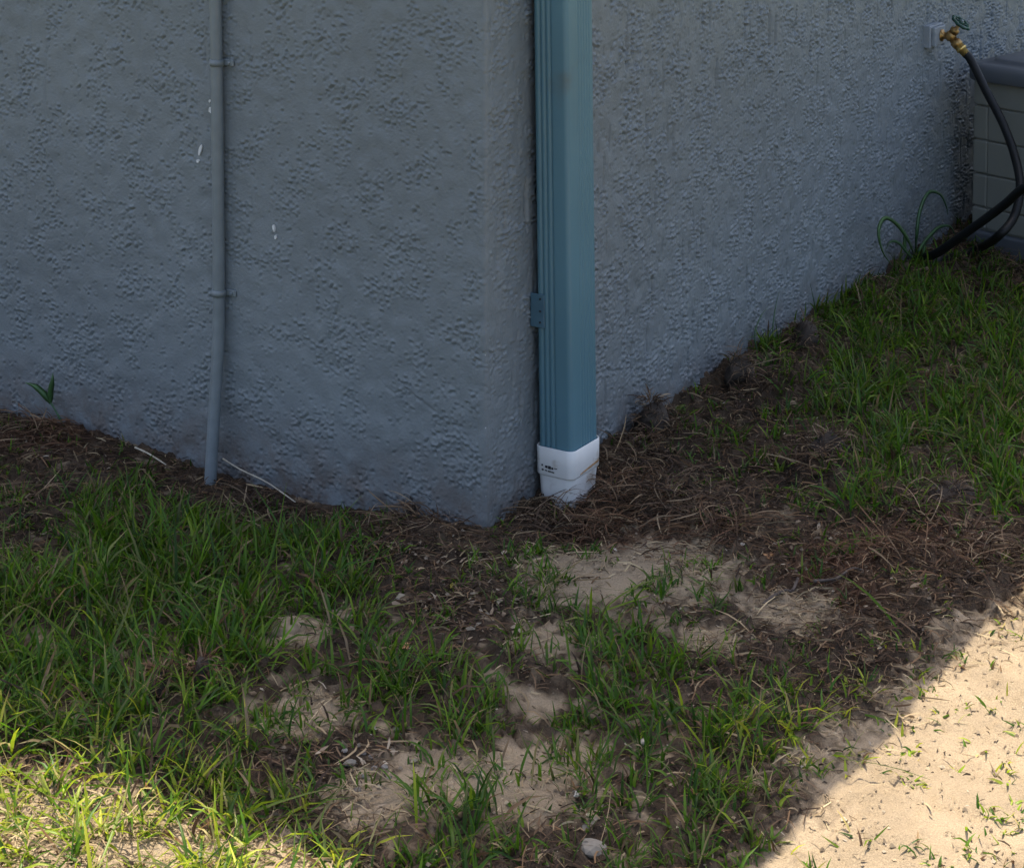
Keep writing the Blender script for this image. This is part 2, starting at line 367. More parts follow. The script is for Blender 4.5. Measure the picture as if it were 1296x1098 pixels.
# ------------------------------------------------------------------ house
house = thing('house', 'grey blue stucco house corner rising from the patchy yard', 'house')
RC = 0.006
def build_wall():
    D = 0.0020
    U0, U1, Z0, Z1 = -1.45, 3.25, -0.14, 1.10
    nu, nv = int((U1-U0)/D)+1, int((Z1-Z0)/D)+1; sh = (nv, nu)
    u = U0 + np.arange(nu)*D
    right = sstep(u, 0.0, 0.10)[None, :]
    zone = sstep(band(sh, D, 0.20, 0.7, 31)+0.25*right, -1.0, 1.3)
    nz = 0.74*band(sh, D, (0.0115, 0.0145), 0.42, 32) + 0.46*band(sh, D, 0.028, 0.5, 33) + 0.42*band(sh, D, 0.0070, 0.3, 39)
    th = 1.78 - 1.15*zone
    fl = np.clip((nz - th)/0.32, 0, 1)                                  # torn flecks standing proud
    pit = np.clip((np.roll(np.roll(nz, -3, 0), 1, 1) - th - 0.25)/0.5, 0, 1)*(1-fl)  # the hollow dragged out below each fleck
    crack = np.zeros(sh); zv = Z0+np.arange(nv)*D
    for line in (((489, 490), (500, 498), (515, 492), (530, 505), (552, 522)), ((400, 345), (404, 372), (402, 398)), ((60, 62), (58, 120), (64, 180)), ((22, 70), (28, 118))):
        q = [onx(a, b) for a, b in line]
        for A_, B_ in zip(q[:-1], q[1:]):
            ua_, va_, ub_, vb_ = -A_[1], A_[2], -B_[1], B_[2]; L2 = (ub_-ua_)**2+(vb_-va_)**2
            du, dv = u[None, :]-ua_, zv[:, None]-va_
            t = np.clip((du*(ub_-ua_)+dv*(vb_-va_))/L2, 0, 1)
            crack = np.maximum(crack, np.exp(-(((du-t*(ub_-ua_))**2+(dv-t*(vb_-va_))**2)/.0019**2)))
    st = band(sh, D, (0.26, 0.026), 0.34, 34); st2 = band(sh, D, (0.055, 0.012), 0.4, 37)
    gr = np.clip((st - 1.85)/0.35, 0, 1)*(0.18+0.82*right) + 0.6*np.clip((st2-1.6)/0.5, 0, 1)*right
    H = (.85+.60*right)*(0.0029*fl*(.5+.5*zone) - 0.0044*pit) - 0.0058*gr - 0.0022*crack + 0.0007*band(sh, D, 0.09, 0.5, 35) + 0.00016*band(sh, D, 0.0055, 0.3, 36)
    fade = sstep(np.abs(u), 0.002, 0.020)[None, :]; H = H*(0.35+0.65*fade)
    H += 0.0012*np.exp(-(u/0.020)**2)[None, :]*(1+0.3*band(sh, D, (0.05, 0.05), 0.5, 38))        # corner bead
    ul = np.concatenate([-7.0+np.arange(0, 5.5, 0.13), np.arange(-1.40, -0.03, 0.0026)])
    ua = np.linspace(-0.03, 0.03, 30)
    ur = np.concatenate([np.arange(0.0325, 2.20, 0.0036), np.arange(2.20, 3.22, 0.0055), np.arange(3.27, 9.0, 0.13), [9.0]])
    us = np.concatenate([ul, ua, ur])
    zs = np.concatenate([[-0.3, -.12], np.arange(-0.09, 1.015, 0.0025), np.arange(1.05, 2.45, 0.06), [2.45]])
    # path round the corner: u is arc length, 0 in the middle of the rounded corner
    half = RC*math.pi/4
    def path(uu):
        P = np.zeros((len(uu), 2)); N = np.zeros((len(uu), 2))
        L = uu < -half; Rr = uu > half; A = ~(L | Rr)
        P[L, 1] = RC + (-uu[L]-half); N[L, 0] = -1
        P[Rr, 0] = RC + (uu[Rr]-half); N[Rr, 1] = -1
        an = math.pi + (uu[A]+half)/RC
        P[A, 0] = RC+RC*np.cos(an); P[A, 1] = RC+RC*np.sin(an); N[A, 0] = np.cos(an); N[A, 1] = np.sin(an)
        return P, N
    P, N = path(us)
    UU, ZZ = np.meshgrid(us, zs)
    hh = bilin(H, (ZZ-Z0)/D, (UU-U0)/D)
    V = np.zeros(UU.shape+(3,))
    V[..., 0] = P[None, :, 0] + N[None, :, 0]*hh; V[..., 1] = P[None, :, 1] + N[None, :, 1]*hh; V[..., 2] = ZZ
    n_, m_ = UU.shape; idx = np.arange(n_*m_).reshape(n_, m_)
    Q = np.stack([idx[:-1, :-1], idx[:-1, 1:], idx[1:, 1:], idx[1:, :-1]], -1).reshape(-1, 4)
    V = V.reshape(-1, 3)
    k = len(V)                                                        # the two far walls
    yb = V[:, 1].max(); xb = V[:, 0].max()
    V = np.concatenate([V, [[0, yb, -.3], [xb, yb, -.3], [xb, yb, 2.45], [0, yb, 2.45], [xb, 0, -.3], [xb, 0, 2.45]]])
    Q = np.concatenate([Q, [[k+1, k, k+3, k+2], [k+4, k+1, k+2, k+5]]])
    me = np_mesh('wall', V, Q, M_stucco)
    return link(bpy.data.objects.new('wall', me), house)
wall = build_wall()

o_, xb, yb = OVERHANG, 9.0, 7.0
ex0, ey0, ex1, ey1 = -o_, -o_, xb+o_, yb+o_
rz_ = EAVE_TOP + 0.36*(ey1-ey0)/2; hw = (ey1-ey0)/2
RV = [(ex0, ey0, EAVE_TOP), (ex1, ey0, EAVE_TOP), (ex1, ey1, EAVE_TOP), (ex0, ey1, EAVE_TOP), (ex0+hw, (ey0+ey1)/2, rz_), (ex1-hw, (ey0+ey1)/2, rz_)]
mesh_obj('roof', RV, [(0, 1, 5, 4), (1, 2, 5), (2, 3, 4, 5), (3, 0, 4), (0, 3, 2, 1)], M_roof, house, smooth=False)
t_ = 0.02; zf0, zf1 = 2.37, EAVE_TOP-0.003
box('fascia', (ex0, ey0, zf0), (ex1, ey0+t_, zf1), M_trim, house)
box('fascia', (ex0, ey0+t_+.002, zf0), (ex0+t_, ey1-t_-.002, zf1), M_trim, house)
box('fascia', (ex0, ey1-t_, zf0), (ex1, ey1, zf1), M_trim, house)
box('fascia', (ex1-t_, ey0+t_+.002, zf0), (ex1, ey1-t_-.002, zf1), M_trim, house)
box('soffit', (ex0+t_+.002, ey0+t_+.002, 2.39), (ex1-t_-.002, -0.004, 2.402), M_trim, house)
box('soffit', (ex0+t_+.002, -0.002, 2.39), (-0.004, ey1-t_-.002, 2.402), M_trim, house)
box('soffit', (-0.002, yb+.004, 2.39), (ex1-t_-.002, ey1-t_-.002, 2.402), M_trim, house)
box('soffit', (xb+.004, -0.002, 2.39), (ex1-t_-.002, yb+.002, 2.402), M_trim, house)

def chip(px, py, w, hgt, plane, seed, tilt=0.0):
    """a flake-shaped spot where the paint is gone, raised a little above the stucco"""
    r = random.Random(seed); n = 9
    P = onx(px, py, -0.0032) if plane == 'x' else ony(px, py, -0.0032)
    ring = []
    for k in range(n):
        a = 2*math.pi*k/n; q = r.uniform(.65, 1.1)
        s, t = w/2*q*math.cos(a), hgt/2*q*math.sin(a)
        ring.append((s*math.cos(tilt)-t*math.sin(tilt), s*math.sin(tilt)+t*math.cos(tilt)))
    V = []
    for dz in (0.0, 0.0045):
        for s, t in ring:
            V.append((P[0]+dz, P[1]-s, P[2]+t) if plane == 'x' else (P[0]+s, P[1]+dz, P[2]+t))
    F = [tuple(range(n)), tuple(range(2*n-1, n-1, -1))]+[(k, n+k, n+(k+1) % n, (k+1) % n) for k in range(n)]
    o = mesh_obj('paint_chip', V, F, M_chip, wall, smooth=False); o['label'] = 'small white chip of bare plaster in the wall paint'
chip(253, 190, .009, .026, 'x', 1, -0.25); chip(250, 204, .008, .009, 'x', 2); chip(346, 289, .0075, .016, 'x', 3, 0.1); chip(348, 300, .006, .009, 'x', 4)
chip(266, 140, .009, .014, 'x', 5); chip(265, 128, .006, .007, 'x', 6)
for i, (yy, hh) in enumerate(((449, .006), (541, .008), (554, .005), (564, .010), (627, .011))):
    P = onx(611, yy, 0.0); r_ = random.Random(i+3)
    V, F = tube_geo([(0.0, 0.0, P[2]-hh/2), (r_.uniform(-.001, .001), r_.uniform(-.001, .001), P[2]), (r_.uniform(-.002, .002), 0.0, P[2]+hh/2)], [.0008, r_.uniform(.0015, .0024), .0004], 7)
    V = [(v[0]+.0028+(r_.uniform(-.0006, .0006)), v[1]+.0028+r_.uniform(-.0006, .0006), v[2]) for v in V]
    o = mesh_obj('paint_chip', V, F, M_chip, wall); o['label'] = 'white plaster showing through the chipped corner edge'

# ------------------------------------------------------------------ downspout
LEAN = 0.012                                    # the spout leans a little along the wall
sp = thing('downspout', 'ribbed blue metal downspout running down beside the house corner', 'downspout', (0, 0, 0))
SW, SD, GAP = 0.102, 0.076, 0.013
SX = ony(681, 560, -GAP)[0]
def spx(z): return SX - (z-0.11)*0.026
def spout_profile(w, d, r, ribs=True):
    """closed outline seen from above, x along the wall, y away from it (0 .. -d)"""
    pts = []
    def side(a, b, n, qs, dep):
        a, b, n = np.array(a), np.array(b), np.array(n); L = np.linalg.norm(b-a)
        for s in np.linspace(0, L, 61):
            off = 0.0
            if ribs:
                for q in qs: off -= dep*math.exp(-((s-q)/0.0026)**2)
            pts.append(a+(b-a)*s/L + n*off)
    def arc(c, a0, a1):
        for t in np.linspace(a0, a1, 6)[1:-1]: pts.append(np.array([c[0]+r*math.cos(t), c[1]+r*math.sin(t)]))
    side((0, -r), (0, -d+r), (-1, 0), (.006, .0175, .029), .0030); arc((r, -d+r), math.pi, 1.5*math.pi)
    side((r, -d), (w-r, -d), (0, -1), (.033, .043, .053, .063, .073), .0017); arc((w-r, -d+r), 1.5*math.pi, 2*math.pi)
    side((w, -d+r), (w, -r), (1, 0), (.018, .029, .040), .003); arc((w-r, -r), 0, .5*math.pi)
    side((w-r, 0), (r, 0), (0, 1), (), 0); arc((r, -r), .5*math.pi, math.pi)
    return np.array(pts)
prof = spout_profile(SW, SD, 0.009); n = len(prof)
zz = [0.085, 0.30, 0.6, 1.0, 1.6, 2.388]
V = [(spx(z)+p[0], -GAP+p[1], z) for z in zz for p in prof]
F = [(i*n+k, i*n+(k+1) % n, (i+1)*n+(k+1) % n, (i+1)*n+k) for i in range(len(zz)-1) for k in range(n)]
mesh_obj('tube', V, F, M_spout, sp)
def strap(zc):
    st = box('strap', (spx(zc)-0.0035, -GAP-0.020, zc-0.033), (spx(zc)-0.0008, -0.001, zc+0.033), M_strap, sp, 0.0011, 1)
    st['label'] = 'small flat side bracket with screw holes'
    for dz in (-.022, 0.0, .024):
        V, F = tube_geo([(spx(zc)-.0050, -GAP-.011, zc+dz), (spx(zc)-.003, -GAP-.011, zc+dz)], [.0019, .0023], 8)
        mesh_obj('screw', V, F, M_screw, st)
zc_ = ony(677, 393, -GAP)[2]; strap(zc_); strap(zc_+1.35)

# ------------------------------------------------------------------ white adapter at the foot of the spout
ad = thing('drain_adapter', 'white plastic drain adapter collar at the foot of the blue downspout', 'pipe fitting')
zt, zb = 0.108, 0.052                           # rim and lower edge of the collar
def loopz(w, d, r, z, dx, dy, nseg=7):
    P = []
    for cx_, cy_, a0 in ((r, -d+r, math.pi), (w-r, -d+r, 1.5*math.pi), (w-r, -r, 0), (r, -r, .5*math.pi)):
        for t in np.linspace(a0, a0+.5*math.pi, nseg): P.append((dx+cx_+r*math.cos(t), dy+cy_+r*math.sin(t), z))
    return P
def loft(loops):
    n = len(loops[0]); V = [p for L in loops for p in L]
    return V, [(i*n+k, i*n+(k+1) % n, (i+1)*n+(k+1) % n, (i+1)*n+k) for i in range(len(loops)-1) for k in range(n)]
cw, cd = SW+0.012, SD+0.012; bx_ = spx(.1)-0.006; by_ = -GAP+0.006
def L_(ins, z, r=0.016): return loopz(cw-2*ins, cd-2*ins, max(r-ins, .006), z, bx_+ins, by_-ins)
V, F = loft([L_(.0032, .060), L_(.0032, zt-.0008), L_(.0022, zt), L_(.0010, zt), L_(0, zt-.001), L_(0.0004, (zt+zb)/2), L_(.0008, zb+.002), L_(.0016, zb), L_(.006, zb)])
collar = mesh_obj('collar', V, F, M_white, ad)
V, F = loft([L_(.0035, zb+.003, .020), L_(.0036, zb-.004, .020), L_(.0040, zb-.010, .021), L_(.0048, .020, .023), L_(.0066, -.01, .026), L_(.008, -.10, .028)])
mesh_obj('socket', V, F, M_white, ad)
for i, (y0, z0, w_, h_) in enumerate(((-.020, .070, .005, .0045), (-.0265, .0695, .006, .006), (-.034, .069, .004, .004), (-.040, .070, .0065, .0014),
                                      (-.012, .063, .004, .003), (-.019, .0625, .005, .002), (-.026, .062, .007, .0022), (-.034, .0615, .006, .0018), (-.0115, .072, .003, .003))):
    box('printed_mark', (bx_-.0005, by_-0.006+y0-w_, z0-h_/2), (bx_+.0015, by_-0.006+y0, z0+h_/2), M_ink, collar)
V = [(bx_+.030, by_-cd-.0004, .0560), (bx_+.098, by_-cd-.0004, .0615), (bx_+.100, by_-cd-.0004, .0655), (bx_+.060, by_-cd-.0004, .0615), (bx_+.030, by_-cd-.0004, .0575)]
V2 = [(a, b+.002, c) for a, b, c in V]
st_ = mesh_obj('stain', V+V2, [(0, 1, 2, 3, 4), (9, 8, 7, 6, 5)]+[(k, 5+k, 5+(k+1) % 5, (k+1) % 5) for k in range(5)], M_rust, collar, False)
st_['label'] = 'brown diagonal scuff across the front face'

# ------------------------------------------------------------------ conduit on the left wall
cd_ = thing('conduit', 'thin painted conduit pipe strapped upright to the left wall', 'pipe')
yc_ = onx(277, 370, -.016)[1]; CR = 0.0125
P = catmull([(-.052, yc_+.006, -.16), (-.041, yc_+.005, -.02), (-.031, yc_+.003, .10), (-.0195, yc_+.001, .24), (-.0160, yc_, .37), (-.0160, yc_, .80), (-.0160, yc_+.003, 1.1), (-.016, yc_+.003, 1.7), (-.016, yc_+.003, 2.388)], 8)
tube('tube', P, CR, M_pipe, cd_, 18)
def pipe_strap(zc):
    bm = bmesh.new(); n = 14; hw_ = .0065; rings = []
    for dz, rr in ((-hw_, CR+.0004), (-hw_, CR+.0022), (hw_, CR+.0022), (hw_, CR+.0004)):
        rings.append([bm.verts.new((-.016+rr*math.cos(t), yc_+rr*math.sin(t), zc+dz)) for t in np.linspace(.42*math.pi, 1.62*math.pi, n)])
    for i in range(3):
        for k in range(n-1): bm.faces.new((rings[i][k], rings[i][k+1], rings[i+1][k+1], rings[i+1][k]))
    s = bm_obj('strap', bm, M_pipe, cd_, True)
    box('ear', (-.0058, yc_-CR-.022, zc-hw_), (-.0025, yc_-CR+.004, zc+hw_), M_pipe, s, .0012, 1)
    V, F = tube_geo([(-.0095, yc_-CR-.012, zc), (-.005, yc_-CR-.012, zc)], [.003, .0042], 8); mesh_obj('screw', V, F, M_pipe, s)
for py in (80, 371): pipe_strap(onx(280, py, -.016)[2])
pipe_strap(1.75)

# ------------------------------------------------------------------ air conditioner
Pac = onz(1229, 303, 0.03)
ac = thing('air_conditioner', 'beige grey outdoor air conditioner cabinet with dark lid beside the wall', 'air conditioner', (Pac[0], Pac[1], 0.0), math.radians(-15))
S = 0.74
box('core', (.008, -S+.008, .03), (S-.008, -.008, .485), M_ac, ac)
box('base_pan', (-.012, -S-.012, -.02), (S+.012, .012, .062), M_aclid, ac, .008, 3)
seams = (.066, .128, .222, .318, .414, .492)
PI2 = math.pi/2
for side in range(4):
    for a, b in zip(seams[:-1], seams[1:]):
        o = box('side_panel', (0.0, -S+.0488, a+.0016), (.020, -.0488, b-.0016), M_ac, ac, .004, 2)
        o.data.transform(Matrix.Translation((S/2, -S/2, 0)) @ Matrix.Rotation(side*PI2, 4, 'Z') @ Matrix.Translation((-S/2, S/2, 0)))
    for a, b in zip(seams[:-1], seams[1:]):
        o = box('corner_panel', (0.0, -.0485, a+.0016), (.0485, 0.0, b-.0016), M_ac, ac, .006, 3)
        o.data.transform(Matrix.Translation((S/2, -S/2, 0)) @ Matrix.Rotation(side*PI2, 4, 'Z') @ Matrix.Translation((-S/2, S/2, 0)))
def lid():
    def R_(ins, z, r): return loopz(S+.05-2*ins, S+.05-2*ins, r, z, -.025+ins, .025-ins, 9)
    V, F = loft([R_(.02, .488, .05), R_(.002, .488, .06), R_(0, .492, .06), R_(0, .518, .06), R_(.006, .530, .06), R_(.020, .536, .055), R_(.050, .537, .05), R_(.053, .545, .05), R_(.062, .549, .048), R_(.12, .552, .05)])
    n = len(V)//10; F.append(tuple(range(9*n, 10*n)))
    return mesh_obj('lid', V, F, M_aclid, ac)
ld = lid()
for rr in (.06, .10, .14, .18, .22):
    V, F = tube_geo([(S/2+rr*math.cos(t), -S/2+rr*math.sin(t), .556) for t in np.linspace(0, 2*math.pi, 41)], .003, 6, False); mesh_obj('grille_ring', V, F, M_acdark, ld)

# ------------------------------------------------------------------ faucet
Pb = ony(1186, 45, -0.02); bx0, bz0 = Pb[0], Pb[2]
fa = thing('outdoor_faucet', 'brass wall faucet with dark green handwheel on a grey block', 'faucet', (bx0, 0, bz0))
bl = box('mounting_block', (-.046, -.018, -.031), (.046, .004, .031), M_block, fa, .003, 2)
box('face_plate', (-.038, -.030, -.026), (.038, -.0182, .026), M_block, bl, .003, 2)
body = tube('body', [(0.008, -.029, 0), (0.008, -.033, 0), (0.008, -.0335, 0), (0.008, -.045, 0), (0.008, -.048, 0), (0.008, -.062, 0), (0.008, -.070, 0)], [.017, .017, .010, .010, .0145, .0155, .008], M_brass, fa, 16)
d_o = np.array([0, -.70, -.71]); d_s = np.array([0, -.60, .80]); c0 = np.array([.008, -.055, 0])
tube('outlet', [c0, c0+d_o*.018, c0+d_o*.019, c0+d_o*.034, c0+d_o*.036], [.011, .0115, .0150, .0150, .011], M_brass, fa, 16)
tube('bonnet', [c0, c0+d_s*.016, c0+d_s*.0165, c0+d_s*.026, c0+d_s*.0265, c0+d_s*.050], [.012, .012, .0135, .0125, .0055, .0050], M_brass, fa, 8)
wc = c0 + d_s*.050
e1 = np.array([1.0, 0, 0]); e2 = np.cross(d_s, e1)
V, F = tube_geo([wc+e1*(.0245+.0016*math.cos(8*t))*math.cos(t)+e2*(.0245+.0016*math.cos(8*t))*math.sin(t) for t in np.linspace(0, 2*math.pi, 65)], .0047, 8, False)
wheel = mesh_obj('handwheel', V, F, M_green, fa)
for k in range(5):
    a = 2*math.pi*k/5+.3; dv = e1*math.cos(a)+e2*math.sin(a)
    tube('spoke', [wc+dv*.005, wc+dv*.0235], .0030, M_green, wheel, 6)
tube('hub', [wc-d_s*.004, wc-d_s*.0035, wc+d_s*.005, wc+d_s*.0055], [.005, .0085, .0085, .004], M_green, wheel, 12)
tube('screw', [wc+d_s*.0055, wc+d_s*.009], [.0045, .0035], M_block, wheel, 6)

# ------------------------------------------------------------------ hose
hs = thing('garden_hose', 'black rubber garden hose hanging from the faucet and looping in front of the air conditioner', 'hose', (bx0, 0, 0))
off = np.array([bx0, 0, 0]); e0 = c0+np.array([0, 0, bz0])+d_o*.036
cp = tube('coupling', [e0-d_o*.004, e0+d_o*.008, e0+d_o*.009, e0+d_o*.013, e0+d_o*.014, e0+d_o*.030], [.0145, .0145, .0165, .0165, .0128, .0124], M_brass2, hs, 8)
cp['label'] = 'bright brass hose coupling'
HR = 0.0118
hp = [e0+d_o*.026+off, e0+d_o*.050+off, ony(1247, 113, -.165), ony(1270, 158, -.225), ony(1285, 200, -.27), ony(1291, 238, -.30), ony(1283, 275, -.30), ony(1262, 300, -.27)]
for px, py in ((1238, 312), (1212, 324)): hp.append(gpt(px, py, .014))
hp.append(gpt(1190, 331, .016)); hp.append(gpt(1172, 333, .022)); hp.append(ony(1171, 326, -.06)); hp.append(ony(1188, 319, -.11))
hp += [ony(1232, 288, -.22), ony(1270, 260, -.31), ony(1296, 238, -.38), ony(1325, 232, -.46), ony(1350, 262, -.54), ony(1352, 330, -.60)]
q = hp[-1]; gz = float(hz(q[0]+.05, q[1]-.1)[0])
hp += [np.array([q[0]+.05, q[1]-.08, gz+.013]), np.array([q[0]+.25, q[1]-.18, gz+.013]), np.array([q[0]+.55, q[1]-.12, gz+.013])]
tube('tube', catmull(hp, 10)-off, HR, M_hose, hs, 14)

# ------------------------------------------------------------------ growing and dead plant stuff
def inside_house(x, y, m=0.012): return (x > -m) & (y > -m)
def in_view(x, y, pad=120):
    px, py = project(np.stack([x, y, np.zeros_like(x)], 1))
    return (px > -pad) & (px < 1296+pad) & (py < 1098+pad*1.3) & (py > 150)
def blades(root, az, L, W, phi0, phi1, col, tipcol, K=4, twist=None, fold=0.35):
    """folded grass blades: each a curved strip three vertices wide"""
    N = len(L); t = np.linspace(0, 1, K+1)
    ph = phi0[:, None]+(phi1-phi0)[:, None]*((t[:-1]+t[1:])/2)[None, :]**1.2
    r = np.concatenate([np.zeros((N, 1)), np.cumsum(np.sin(ph)*L[:, None]/K, 1)], 1)
    z = np.concatenate([np.zeros((N, 1)), np.cumsum(np.cos(ph)*L[:, None]/K, 1)], 1)
    bend = rng.normal(0, .10, N)[:, None]*L[:, None]*(t[None, :]**2)
    cx_, sx_ = np.cos(az)[:, None], np.sin(az)[:, None]
    C = np.stack([root[:, 0:1]+r*cx_-bend*sx_, root[:, 1:2]+r*sx_+bend*cx_, root[:, 2:3]+z], -1)
    tw = (rng.normal(0, .5, N) if twist is None else twist)[:, None]
    phv = np.concatenate([ph[:, :1], ph], 1)
    side = np.stack([-sx_*np.cos(tw)+0*phv, cx_*np.cos(tw)+0*phv, np.sin(tw)+0*phv], -1)
    nrm = np.stack([-np.cos(phv)*cx_, -np.cos(phv)*sx_, np.sin(phv)], -1)
    wp = np.array([.55, 1.0, .95, .62, .05]) if K == 4 else np.interp(t, [0, .25, .5, .75, 1], [.55, 1, .95, .62, .05])
    w = (W[:, None]*wp[None, :]/2)[..., None]
    V = np.stack([C-side*w+nrm*w*fold, C, C+side*w+nrm*w*fold], 2).reshape(-1, 3)
    base = (np.arange(N)*(K+1)*3)[:, None, None]; kk = (np.arange(K)*3)[None, :, None]; s = np.arange(2)[None, None, :]
    a = base+kk+s
    Q = np.stack([a, a+1, a+4, a+3], -1).reshape(-1, 4)
    cc = col[:, None, :]*(1-t[None, :, None]**2)+tipcol[:, None, :]*t[None, :, None]**2
    return V, Q, np.repeat(cc, 3, axis=1).reshape(-1, 3)
def strips(root, az, L, W, pitch, curl, arch, col, K=4, roll=None):
    """dead strands: narrow curved ribbons lying about"""
    N = len(L); t = (np.arange(K)+.5)/K
    a = az[:, None]+curl[:, None]*(t-.5)[None, :]; p = pitch[:, None]+arch[:, None]*(.5-t)[None, :]
    st = np.stack([np.cos(a)*np.cos(p), np.sin(a)*np.cos(p), np.sin(p)], -1)*(L/K)[:, None, None]
    C = root[:, None, :]+np.concatenate([np.zeros((N, 1, 3)), np.cumsum(st, 1)], 1)
    aa = np.concatenate([a[:, :1], a], 1); rl = (rng.normal(0, .7, N) if roll is None else roll)[:, None]
    side = np.stack([-np.sin(aa)*np.cos(rl), np.cos(aa)*np.cos(rl), np.sin(rl)+0*aa], -1)
    w = (W[:, None]*np.interp(np.linspace(0, 1, K+1), [0, .3, .7, 1], [.7, 1, .9, .25])[None, :]/2)[..., None]
    V = np.stack([C-side*w, C+side*w], 2).reshape(-1, 3)
    base = (np.arange(N)*(K+1)*2)[:, None]; k = (np.arange(K)*2)[None, :]; q = base+k
    Q = np.stack([q, q+1, q+3, q+2], -1).reshape(-1, 4)
    return V, Q, np.repeat(col, (K+1)*2, axis=0)
def join(parts):
    V, Q, C, n = [], [], [], 0
    for v, q, c in parts:
        V.append(v); Q.append(q+n); C.append(c); n += len(v)
    return np.concatenate(V), np.concatenate(Q), np.concatenate(C)
def scatter(dens_per_m2, x0=-2.4, x1=3.3, y0=-2.4, y1=2.0):
    n = int((x1-x0)*(y1-y0)*dens_per_m2)
    x, y = rng.uniform(x0, x1, n), rng.uniform(y0, y1, n)
    k = ~inside_house(x, y); x, y = x[k], y[k]
    v = in_view(x, y); k = v | (rng.random(len(x)) < .25)
    return x[k], y[k]
def pick(cols, probs, n, jit=.18):
    c = np.array(cols)[rng.choice(len(cols), n, p=np.array(probs)/sum(probs))]
    return np.clip(c*(1+rng.normal(0, jit, (n, 1))), .004, .9)
GREENS = [(.070, .165, .009), (.105, .215, .012), (.050, .130, .012), (.160, .255, .018), (.038, .098, .009)]
DEADS = [(.140, .090, .054), (.28, .205, .12), (.092, .054, .032), (.050, .032, .022), (.185, .110, .058)]
REDS = [(.115, .060, .033), (.165, .095, .052), (.070, .038, .024), (.24, .165, .10)]

def grow_grass():
    x, y = scatter(1350)
    pz = gmap(_patch, x, y); G = lookup(GREEN, x, y)
    ok = rng.random(len(x)) < np.clip((G+1.3*pz)/9, 0, 1)**1.5
    x, y, G = x[ok], y[ok], G[ok]
    nb = rng.integers(4, 11, len(x))
    k = np.repeat(np.arange(len(x)), nb); N = len(k)
    rx = x[k]+rng.normal(0, .010, N); ry = y[k]+rng.normal(0, .010, N); inh = inside_house(rx, ry, .006)
    rx[inh], ry[inh] = x[k][inh], y[k][inh]
    g = G[k]/9.0; ts = rng.uniform(.7, 1.25, len(x))[k]
    L = (.029+.070*g**2.7)*ts*rng.uniform(.55, 1.25, N); L = np.where(rng.random(N) < .03, L*1.5, L)
    W = rng.uniform(.0026, .0058, N)*(.85+.25*g)
    az = rng.uniform(0, 2*math.pi, N)
    phi0 = np.abs(rng.normal(.28, .28, N)); phi1 = phi0+np.abs(rng.normal(.95, .55, N))
    flat = rng.random(N) < .28; phi0[flat] += .6; phi1 = np.minimum(phi1, 2.0)
    tz = rng.uniform(.75, 1.25, len(x))[k][:, None]
    col = pick(GREENS, [4, 4, 3, 2, 2], N, .12)*tz*.95
    dry = np.zeros(N)  # marks the sunlit patches, where sunshine is painted into the blade colour
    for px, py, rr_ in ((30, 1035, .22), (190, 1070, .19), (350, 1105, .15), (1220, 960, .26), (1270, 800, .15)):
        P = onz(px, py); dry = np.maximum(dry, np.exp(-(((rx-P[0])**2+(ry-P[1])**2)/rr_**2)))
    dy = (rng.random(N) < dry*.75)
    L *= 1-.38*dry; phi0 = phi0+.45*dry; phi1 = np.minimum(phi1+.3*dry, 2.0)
    col[dy] = pick([(.30, .40, .025), (.40, .45, .035), (.22, .34, .02), (.50, .44, .18)], [4, 3, 3, 1.0], int(dy.sum()), .12)  # brighter yellow-green put into the colour to make these blades look sunlit
    dead = rng.random(N) < .09
    col[dead] = pick(DEADS, [2, 3, 1, 1, 2], int(dead.sum()))
    tip = col*np.array([1.25, 1.1, .95]); tb = rng.random(N) < .22; tip[tb] = pick([(.26, .22, .09), (.2, .14, .07)], [1, 1], int(tb.sum()))
    root = np.stack([rx, ry, hz(rx, ry)-.004], 1)
    # keep blades that would poke through the walls leaning away from them
    endx, endy = rx+np.cos(az)*L*.8, ry+np.sin(az)*L*.8
    bad = inside_house(endx, endy, .004); az[bad] = math.atan2(-1, -1)+rng.normal(0, .5, int(bad.sum()))
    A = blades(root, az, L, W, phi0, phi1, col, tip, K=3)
    # creeping runners
    x, y = scatter(45); G = lookup(GREEN, x, y); ok = rng.random(len(x)) < np.clip(G/9, .05, 1); x, y = x[ok], y[ok]
    ok = ~inside_house(x, y, .22); x, y = x[ok], y[ok]; N = len(x)
    B = blades(np.stack([x, y, hz(x, y)+.004], 1), rng.uniform(0, 6.28, N), rng.uniform(.10, .22, N), rng.uniform(.003, .0045, N),
               rng.normal(1.25, .12, N), rng.normal(1.62, .06, N), pick(GREENS+[(.22, .19, .08)], [2, 2, 1, 3, 1, 3], N), pick([(.16, .17, .05), (.26, .2, .1)], [1, 1], N))
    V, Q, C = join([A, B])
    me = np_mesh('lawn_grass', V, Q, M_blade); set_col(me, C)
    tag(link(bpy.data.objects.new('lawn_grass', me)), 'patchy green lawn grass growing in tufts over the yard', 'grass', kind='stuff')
    return len(Q)*2
